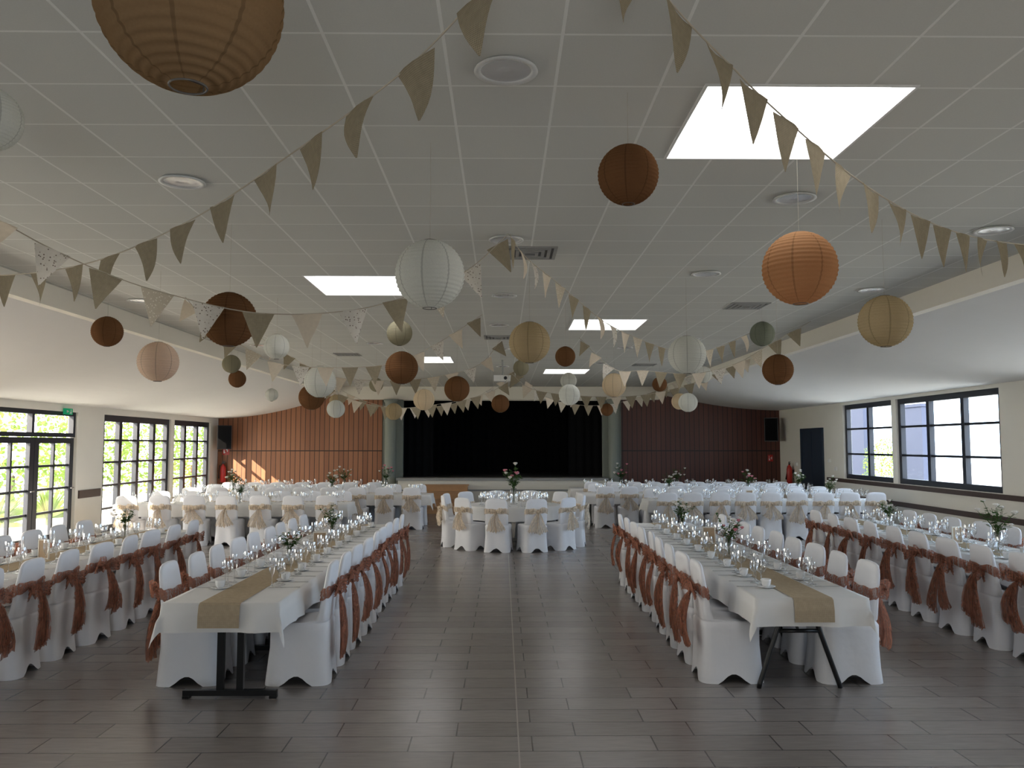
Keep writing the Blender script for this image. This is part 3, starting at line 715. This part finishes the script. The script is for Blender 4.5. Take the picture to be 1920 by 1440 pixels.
RX, RY, RR = .22, 16.15, .90
r = empty('round_table', (RX, RY, 0), 0, 'round banquet table beneath a white cloth', 'table')
obj('tabletop', G().lathe([(.001, TH-.035), (RR-.01, TH-.035), (RR-.01, TH-.006), (.001, TH-.006)], 48).mesh('rt', M_grey), parent=r)
for s in (-1, 1):
    obj('leg', G().tube([(s*.25, -.3, 0), (s*.25, -.3, TH-.04)], .02, 10).tube([(s*.25, .3, 0), (s*.25, .3, TH-.04)], .02, 10).tube([(s*.25, -.3, .2), (s*.25, .3, .2)], .015, 8).mesh('rleg', M_black, True), parent=r)
v = []; f = []; n = 96
rad = [(.001, 0), (.5, 0), (.85, 0), (RR, 0), (RR+.01, -.01), (RR+.02, -.1), (RR+.03, -.18), (RR+.04, -.25)]
for i, (q, z) in enumerate(rad):
    for k in range(n):
        th = 2*pi*k/n; w = (.02*math.sin(th*14)+.01*math.sin(th*23))*max(0, i-4)/3
        v.append(((q+w)*math.cos(th), (q+w)*math.sin(th), z))
for i in range(len(rad)-1):
    for k in range(n): f.append((i*n+k, i*n+(k+1) % n, (i+1)*n+(k+1) % n, (i+1)*n+k))
obj('tablecloth', mesh('round_cloth', v, f, M_linen, True), (RX, RY, TH), label='white cloth over the round table', cat='tablecloth')
for k in range(12):
    th = -pi/2+2*pi*(k+.5)/12
    chair(RX+1.13*math.cos(th), RY+1.13*math.sin(th), th+pi/2, False, 'covered chairs around the round table')
    setting(RX+.42*math.cos(th), RY+.42*math.sin(th), math.cos(th), math.sin(th), False, '')

WG = 'leafy greens and small white blooms in glass vase'; PG = 'leafy greens with pink and white blooms in glass vase'
for (x, y, s, pk) in ((-2.05, 8.1, .95, False), (-2.05, 10.1, 1.1, False), (-4.62, 10.3, 1.05, False), (2.33, 8.6, 1.1, True), (2.33, 10.8, 1.2, False),
    (5.3, 8.9, 1.35, False), (5.3, 11.4, 1.1, False), (RX, RY, 1.9, True), (-6.3, 19.6, 1.5, False), (-4.0, 19.6, 1.4, False), (-5.2, 16.6, 1.2, False),
    (-4.2, 22.2, 1.4, False), (-3.1, 22.2, 1.5, True), (3.2, 22.35, 1.6, True), (4.7, 22.35, 1.5, False), (5.9, 19.95, 1.5, True), (4.0, 19.95, 1.3, False), (7.1, 19.95, 1.4, False), (6.9, 17.5, 1.2, False)):
    bouquet((x, y, TH+.0045), s, int(abs(x*37+y*11)), pk, PG if pk else WG)
for (x, y, rz) in ((-2.0, 9.2, .2), (2.4, 9.7, -.1), (5.3, 9.7, .3), (-4.62, 8.5, -.4), (5.25, 7.8, -.2), (-5.8, 19.6, 0), (5.2, 17.5, .1)):
    cardstand((x, y, TH+.0045), rz)

# ------------------------------------------------------------------ lanterns
prof = []; nr = 22; a0, a1 = .20, pi-.20
for i in range(nr):
    for s in range(4):
        t = (i+s/4)/nr; a = a0+(a1-a0)*t
        R_ = 1-.022*math.sin(pi*s/4)
        prof.append((R_*math.sin(a), R_*math.cos(a)))
prof.append((math.sin(a1), math.cos(a1)))
lant_me = G().lathe(prof, 56).mesh('paper_shade', M_white, True)
g = G()
for zz in (math.cos(a0), -math.cos(a0)):
    n = 24; rr = math.sin(a0)
    g.tube([(rr*math.cos(2*pi*k/n), rr*math.sin(2*pi*k/n), zz) for k in range(n+1)], .012, 6, cap=False)
for s in (-1, 1):
    g.tube([(s*.19, 0, .97), (s*.19, 0, -.97)], .009, 6)
g.tube([(-.19, 0, .9), (.19, 0, .9)], .009, 6); g.tube([(-.19, 0, -.9), (.19, 0, -.9)], .009, 6)
frame_me = g.mesh('wire_frame', M_wire)
LC = {'brown': ((.21, .105, .05), .40), 'rust': ((.48, .27, .14), .5), 'white': ((.72, .72, .67), .45), 'tan': ((.54, .44, .28), .5), 'cream': ((.74, .62, .45), .5), 'peach': ((.72, .57, .45), .45), 'olive': ((.32, .29, .20), .4), 'sage': ((.26, .28, .22), .4)}
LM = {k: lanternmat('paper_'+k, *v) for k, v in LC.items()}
LN = {'brown': 'dark brown', 'rust': 'rust orange', 'white': 'white', 'tan': 'tan', 'cream': 'cream', 'peach': 'pale peach', 'olive': 'olive beige', 'sage': 'grey green'}
LANT = [(-.81, 2.08, 3.05, .235, 'rust2'), (-2.12, 3.35, 3.24, .13, 'white'), (.62, 4.0, 3.23, .15, 'brown'), (1.62, 4.44, 2.86, .2, 'rust'), (-.417, 4.7, 2.875, .2, 'white'),
 (-2.155, 6.5, 2.885, .215, 'brown'), (2.95, 6.3, 2.85, .2, 'tan'), (2.68, 8, 2.63, .15, 'brown'), (3.17, 10, 3.25, .15, 'sage'), (-3.92, 8.2, 3.02, .15, 'brown'), (-3.45, 8.3, 2.73, .2, 'peach'),
 (-1.2, 9.6, 3.2, .15, 'olive'), (.26, 7.9, 2.88, .2, 'tan'), (.77, 10.1, 2.98, .125, 'brown'), (-1.22, 10, 2.83, .2, 'brown'), (-2.68, 9.8, 3.06, .15, 'white'), (-3.7, 11.3, 3.0, .125, 'olive'), (-3.84, 12, 2.85, .125, 'brown'),
 (-4.45, 16, 2.86, .125, 'white'), (-2.40, 10.9, 2.727, .21, 'white'), (-2.97, 12.9, 2.64, .2, 'brown'), (-2.75, 13.7, 2.49, .15, 'white'), (-3.3, 16.4, 2.77, .125, 'tan'), (-.71, 12.9, 2.77, .2, 'brown'), (-1.1, 11.6, 2.53, .15, 'cream'),
 (-1.9, 14.5, 2.48, .15, 'tan'), (-.035, 13.7, 2.58, .15, 'brown'), (.29, 12.9, 3.1, .125, 'olive'), (.94, 11.6, 2.6, .15, 'white'), (1.2, 15, 3.06, .15, 'white'), (1.84, 13.6, 2.88, .2, 'cream'), (2.06, 16.3, 2.59, .125, 'brown'),
 (2.63, 13.8, 2.91, .125, 'brown'), (2.9, 12.9, 2.56, .15, 'white'), (3.2, 14.9, 2.68, .15, 'cream'), (1.93, 8.6, 2.84, .2, 'white'), (3.1, 12.7, 2.98, .13, 'white'), (-2.26, 14.8, 2.97, .125, 'olive')]
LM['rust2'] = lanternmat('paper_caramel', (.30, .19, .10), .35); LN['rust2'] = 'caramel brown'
for (x, y, z, rd, c) in LANT:
    e = empty('paper_lantern', (x, y, z), random.uniform(0, 6), '%s ribbed round paper lantern hanging from the tiled ceiling' % LN[c], 'paper lantern', 'hanging paper lanterns')
    o = obj('paper_shade', lant_me, parent=e); o.scale = (rd, rd, rd)
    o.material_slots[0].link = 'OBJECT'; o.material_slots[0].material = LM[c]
    fo = obj('wire_frame', frame_me, parent=e); fo.scale = (rd, rd, rd)
    obj('hanging_cord', G().tube([(0, 0, rd*.9), (0, 0, ZC-z)], .0009, 5).mesh('lcord', M_cordm), parent=e)

# ------------------------------------------------------------------ bunting
def flagmesh(seed, w, h, mat):
    rnd = random.Random(seed); v = []; f = []; n = 8
    cu = rnd.uniform(-.04, .04); tw = rnd.uniform(-.6, .6)
    for i in range(n+1):
        t = i/n; hw = w/2*(1-t*.97)
        a = tw*t*t
        for s in (-1, -.5, 0, .5, 1):
            x = s*hw+rnd.uniform(-.001, .001); y = cu*math.sin(t*2.5)+.012*math.sin(s*2+seed)*(1-t)
            v.append((x*math.cos(a)-y*math.sin(a), x*math.sin(a)+y*math.cos(a), -h*t))
    for i in range(n):
        for k in range(4): f.append((i*5+k, i*5+k+1, (i+1)*5+k+1, (i+1)*5+k))
    return mesh('flag', v, f, mat, True)
FA = [flagmesh(i, .27, .25, M_burlap) for i in range(6)]
FB = [flagmesh(6+i, .235, .25, M_burlap) for i in range(6)]
FF = [flagmesh(10+i, .22, .25, m) for i, m in enumerate((M_burlap, M_floral, M_lace, M_burlap, M_floral, M_ivory))]
FS = [flagmesh(30+i, .21, .235, m) for i, m in enumerate((M_burlap, M_ivory, M_floral, M_ivory, M_lace, M_burlap))]
FG = [flagmesh(50+i, .22, .235, m) for i, m in enumerate((M_burlap, M_ivory, M_burlap))]
def crom(P, n=12):
    P = [Vector(p) for p in P]; P = [P[0]*2-P[1]]+P+[P[-1]*2-P[-2]]; out = []
    for i in range(1, len(P)-2):
        for k in range(n):
            t = k/n; a, b, c, d = P[i-1], P[i], P[i+1], P[i+2]
            out.append(.5*((2*b)+(c-a)*t+(2*a-5*b+4*c-d)*t*t+(3*b-a-3*c+d)*t**3))
    out.append(P[-2]); return out
def garland(P, flags, spacing, lab, start=.15, face=.0):
    pts = crom(P)
    r = empty('bunting_garland', pts[0], 0, lab, 'bunting', 'bunting garlands')
    o = pts[0]
    obj('cord', G().tube([p-o for p in pts], .004, 6).mesh('cord', M_cordm), parent=r)
    acc = 0; nxt = start; k = 0
    for a, b in zip(pts[:-1], pts[1:]):
        l = (b-a).length
        while acc+l >= nxt:
            p = a.lerp(b, (nxt-acc)/l)-o; d = (b-a).normalized()
            fo = obj('flag', flags[k % len(flags)], p, 0, r)
            hx = Vector((d.x, d.y, 0)).normalized()
            yy = Vector((0, 0, 1)).cross(hx).normalized()
            zz = d.cross(yy).normalized()
            q = Matrix((d, yy, zz)).transposed().to_quaternion(); q2 = Matrix((hx, yy, Vector((0, 0, 1)))).transposed().to_quaternion()
            q = q.slerp(q2, .3)
            fo.rotation_mode = 'QUATERNION'; fo.rotation_quaternion = q
            k += 1; nxt += spacing
        acc += l
bl = 'string of natural burlap triangle flags hung from the ceiling'
fl_ = 'string of floral and burlap triangle flags hung from ceiling'
garland([(.2, 2.5, 3.62), (-.07, 2.9, 3.55), (-.44, 3.4, 3.457), (-1.11, 4.2, 3.39), (-1.84, 4.9, 3.26), (-2.68, 5.6, 3.18), (-3.4, 6.1, 3.18), (-4.3, 6.7, 3.27), (-4.93, 7.2, 3.42)], FA, .47, bl, .52)
garland([(.25, 2.5, 3.62), (.68, 3.0, 3.505), (.94, 3.3, 3.46), (1.21, 3.6, 3.41), (1.79, 4.2, 3.32), (2.34, 4.7, 3.26), (2.92, 5.2, 3.26), (3.64, 5.8, 3.34), (4.72, 6.6, 3.5)], FB, .33, bl, .3)
garland([(.05, 6.7, 3.63), (-.3, 6.5, 3.27), (-.75, 6.3, 3.03), (-1.2, 6.1, 2.885), (-1.79, 5.9, 2.845), (-2.38, 5.7, 2.96), (-2.68, 5.5, 3.055), (-2.95, 5.3, 3.18), (-3.15, 5.1, 3.3), (-3.45, 4.8, 3.455), (-3.7, 4.6, 3.62)], FF, .34, fl_)
garland([(.06, 6.75, 3.63), (.2, 7.3, 3.58), (.51, 8, 3.5), (1.1, 9, 3.26), (1.56, 9.7, 3.17), (2.16, 10.5, 3.11), (2.84, 11.3, 3.2), (3.56, 12, 3.5), (3.8, 12.2, 3.63)], FS, .33, fl_)
garland([(-.27, 11, 3.64), (-.85, 10.8, 3.23), (-1.38, 10.6, 2.95), (-2.03, 10.4, 2.87), (-2.72, 10.2, 2.89), (-3.08, 10, 3.06), (-3.45, 9.75, 3.3), (-3.7, 9.6, 3.62)], FS, .30, fl_)
garland([(1.25, 13.4, 3.64), (1.75, 13, 3.1), (2.2, 12.7, 3.04), (2.85, 12.3, 2.96), (3.4, 12, 3.08), (3.75, 11.7, 3.29), (4.3, 11.4, 3.62)], FS, .30, fl_)
garland([(-3.94, 16, 3.39), (-3.0, 16, 2.815), (-2.08, 16, 2.61), (-1.05, 16, 2.71), (-.43, 16, 2.85), (.0, 16, 3.05), (.15, 16, 3.3)], FG, .29, bl)
garland([(.15, 16.05, 3.3), (.6, 16, 2.97), (1.6, 16, 2.84), (2.7, 16, 2.86), (3.7, 16, 3.1), (4.6, 15.5, 3.5)], FG, .29, bl)
garland([(0, 13.3, 3.63), (-.36, 13.3, 3.2), (-.97, 13.3, 3.01), (-1.74, 13.3, 2.93), (-2.6, 13.3, 2.97), (-3.1, 13.3, 3.14), (-3.9, 13.3, 3.62)], FS, .30, fl_)
garland([(.3, 19, 3.63), (-.6, 19, 3.0), (-1.8, 19, 2.75), (-3.0, 19, 2.85), (-4.2, 19, 3.4)], FS, .30, fl_)
garland([(.3, 19, 3.63), (1.0, 19, 3.0), (2.0, 19, 2.8), (3.0, 19, 2.95), (4.4, 19, 3.5)], FS, .30, fl_)

# ------------------------------------------------------------------ outdoors
obj('terrace_ground', G().box(-60, XL-.2, -40, 80, -.12, -.02).mesh('tg', M_ground), label='pale paved terrace outside the glazed doors', kind='structure')
obj('yard_ground', G().box(XR+.2, 60, -40, 80, -.12, -.02).mesh('yg', M_ground), label='pale paved yard outside the windows', kind='structure')
def leafblob(seed, n=1600):
    rnd = random.Random(seed); g = G()
    for i in range(n):
        d = Vector((rnd.gauss(0, 1), rnd.gauss(0, 1), rnd.gauss(0, 1))).normalized()*rnd.uniform(.7, 1.0)
        u = Vector((rnd.gauss(0, 1), rnd.gauss(0, 1), rnd.gauss(0, 1))).normalized(); w = u.cross(d).normalized(); l = rnd.uniform(.06, .12)
        d.z = max(d.z, -.86)
        g.add([d, d+u*l*.5+w*l*.3, d+u*l, d+u*l*.5-w*l*.3], [(0, 1, 2, 3)])
    return g
blobs = [leafblob(i).mesh('foliage_mass', M_bushleaf) for i in range(3)]
for k, (x, y, s, h) in enumerate(((-14, 17.0, 1.5, 1.5), (-14.5, 20.6, 1.7, 1.4), (-14.2, 24.3, 1.7, 1.7), (-14, 28.2, 1.8, 1.7), (-13.5, 32.2, 1.8, 1.5), (-13.5, 36.4, 1.9, 1.7), (-13, 40.6, 1.9, 1.8), (14.2, 30.55, .85, 1.2))):
    e = empty('garden_bush', (x, y, -.02), k, 'dense green leafy garden bush outside the glazing', 'bush', 'garden bushes')
    o = obj('foliage', blobs[k % 3], (0, 0, h*.95), parent=e); o.scale = (s, s, h)
    obj('trunk', G().tube([(0, 0, 0), (.05, 0, h*.6)], .07, 8).mesh('tr', M_rail), parent=e)
for k, (x, y) in enumerate(((-10.6, 15.6), (-10.8, 17.9), (-10.9, 20.2))):
    rnd = random.Random(k); g = G()
    g.lathe([(.07, 0), (.06, .15), (.001, .2)], 10)
    for i in range(70):
        a = rnd.uniform(0, 2*pi); e_ = rnd.uniform(.25, 1.3); l = rnd.uniform(.7, 1.1)
        d = Vector((math.cos(a)*math.cos(e_), math.sin(a)*math.cos(e_), math.sin(e_))); w = Vector((-math.sin(a), math.cos(a), 0))*.025
        c = Vector((0, 0, .15)); dr = Vector((0, 0, -.2*l*math.cos(e_)))
        g.add([c-w, c+w, c+d*l*.55+w*1.3, c+d*l+dr, c+d*l*.55-w*1.3], [(0, 1, 2, 3, 4)])
    obj('yucca_plant', g.mesh('yucca', M_bushleaf), (x, y, -.02), label='spiky leaved yucca plant outside the glass doors', cat='plant')
g = G(); g.box(14.0, 14.3, 32, 44, -.02, 3.5); g.box(13.95, 14.35, 31.95, 44.05, 3.5, 3.65)
obj('garden_wall', g.mesh('nb', M_bluewall), label='tall blue grey garden wall outside the windows', cat='wall')
g = G(); g.box(14.2, 14.5, 27.9, 29.3, -.02, 3.2); g.box(14.15, 14.55, 27.85, 29.35, 3.2, 3.3)
obj('garden_wall', g.mesh('gs', M_bluewall), label='short blue grey garden wall panel outside the windows', cat='wall')

# ------------------------------------------------------------------ world + lights
w = bpy.data.worlds.new('World'); S.world = w; w.use_nodes = True
nt = w.node_tree; nt.nodes.clear(); N = nt.nodes.new; L = nt.links.new
tc = N('ShaderNodeTexCoord'); sp = N('ShaderNodeSeparateXYZ'); L(tc.outputs['Generated'], sp.inputs[0])
mr = N('ShaderNodeMapRange'); mr.inputs['From Min'].default_value = -.6; mr.inputs['From Max'].default_value = .6; L(sp.outputs['X'], mr.inputs['Value'])
mx = N('ShaderNodeMix'); mx.data_type = 'RGBA'; L(mr.outputs[0], mx.inputs['Factor'])
mx.inputs['A'].default_value = (1.25, 1.2, 1.1, 1); mx.inputs['B'].default_value = (.66, .84, 1.05, 1)
bg = N('ShaderNodeBackground'); L(mx.outputs['Result'], bg.inputs['Color']); bg.inputs['Strength'].default_value = 8.5
o = N('ShaderNodeOutputWorld'); L(bg.outputs[0], o.inputs[0])
def portal(loc, sx, sy, rot):
    l = bpy.data.lights.new('window_portal', 'AREA'); l.shape = 'RECTANGLE'; l.size = sx; l.size_y = sy; l.cycles.is_portal = True
    ob = bpy.data.objects.new('window_portal', l); COL.objects.link(ob); ob.location = loc; ob.rotation_euler = rot
for (a, b, z0, z1) in LO: portal((XL-.25, (a+b)/2, (z0+z1)/2), z1-z0, b-a, (0, -pi/2, 0))
for (a, b, z0, z1) in RO: portal((XR+.25, (a+b)/2, (z0+z1)/2), z1-z0, b-a, (0, pi/2, 0))
portal((0, YF-.25, 1.4), 2*FW, 2.2, (pi/2, 0, 0))
sl = bpy.data.lights.new('sun', 'SUN'); sl.energy = 24; sl.angle = .01; sl.color = (1, .85, .64)
so = bpy.data.objects.new('sun', sl); COL.objects.link(so)
so.rotation_euler = Vector((.52, .78, -.42)).to_track_quat('-Z', 'Y').to_euler()

# ------------------------------------------------------------------ camera
cam = bpy.data.cameras.new('camera'); co = bpy.data.objects.new('camera', cam); COL.objects.link(co)
cam.sensor_width = 36; cam.lens = 1553/1920*36; cam.clip_end = 300
co.location = (0, 0, 1.9); co.rotation_euler = (math.radians(90+4.2), 0, math.radians(-.66))
S.camera = co
S.view_settings.view_transform = 'Standard'
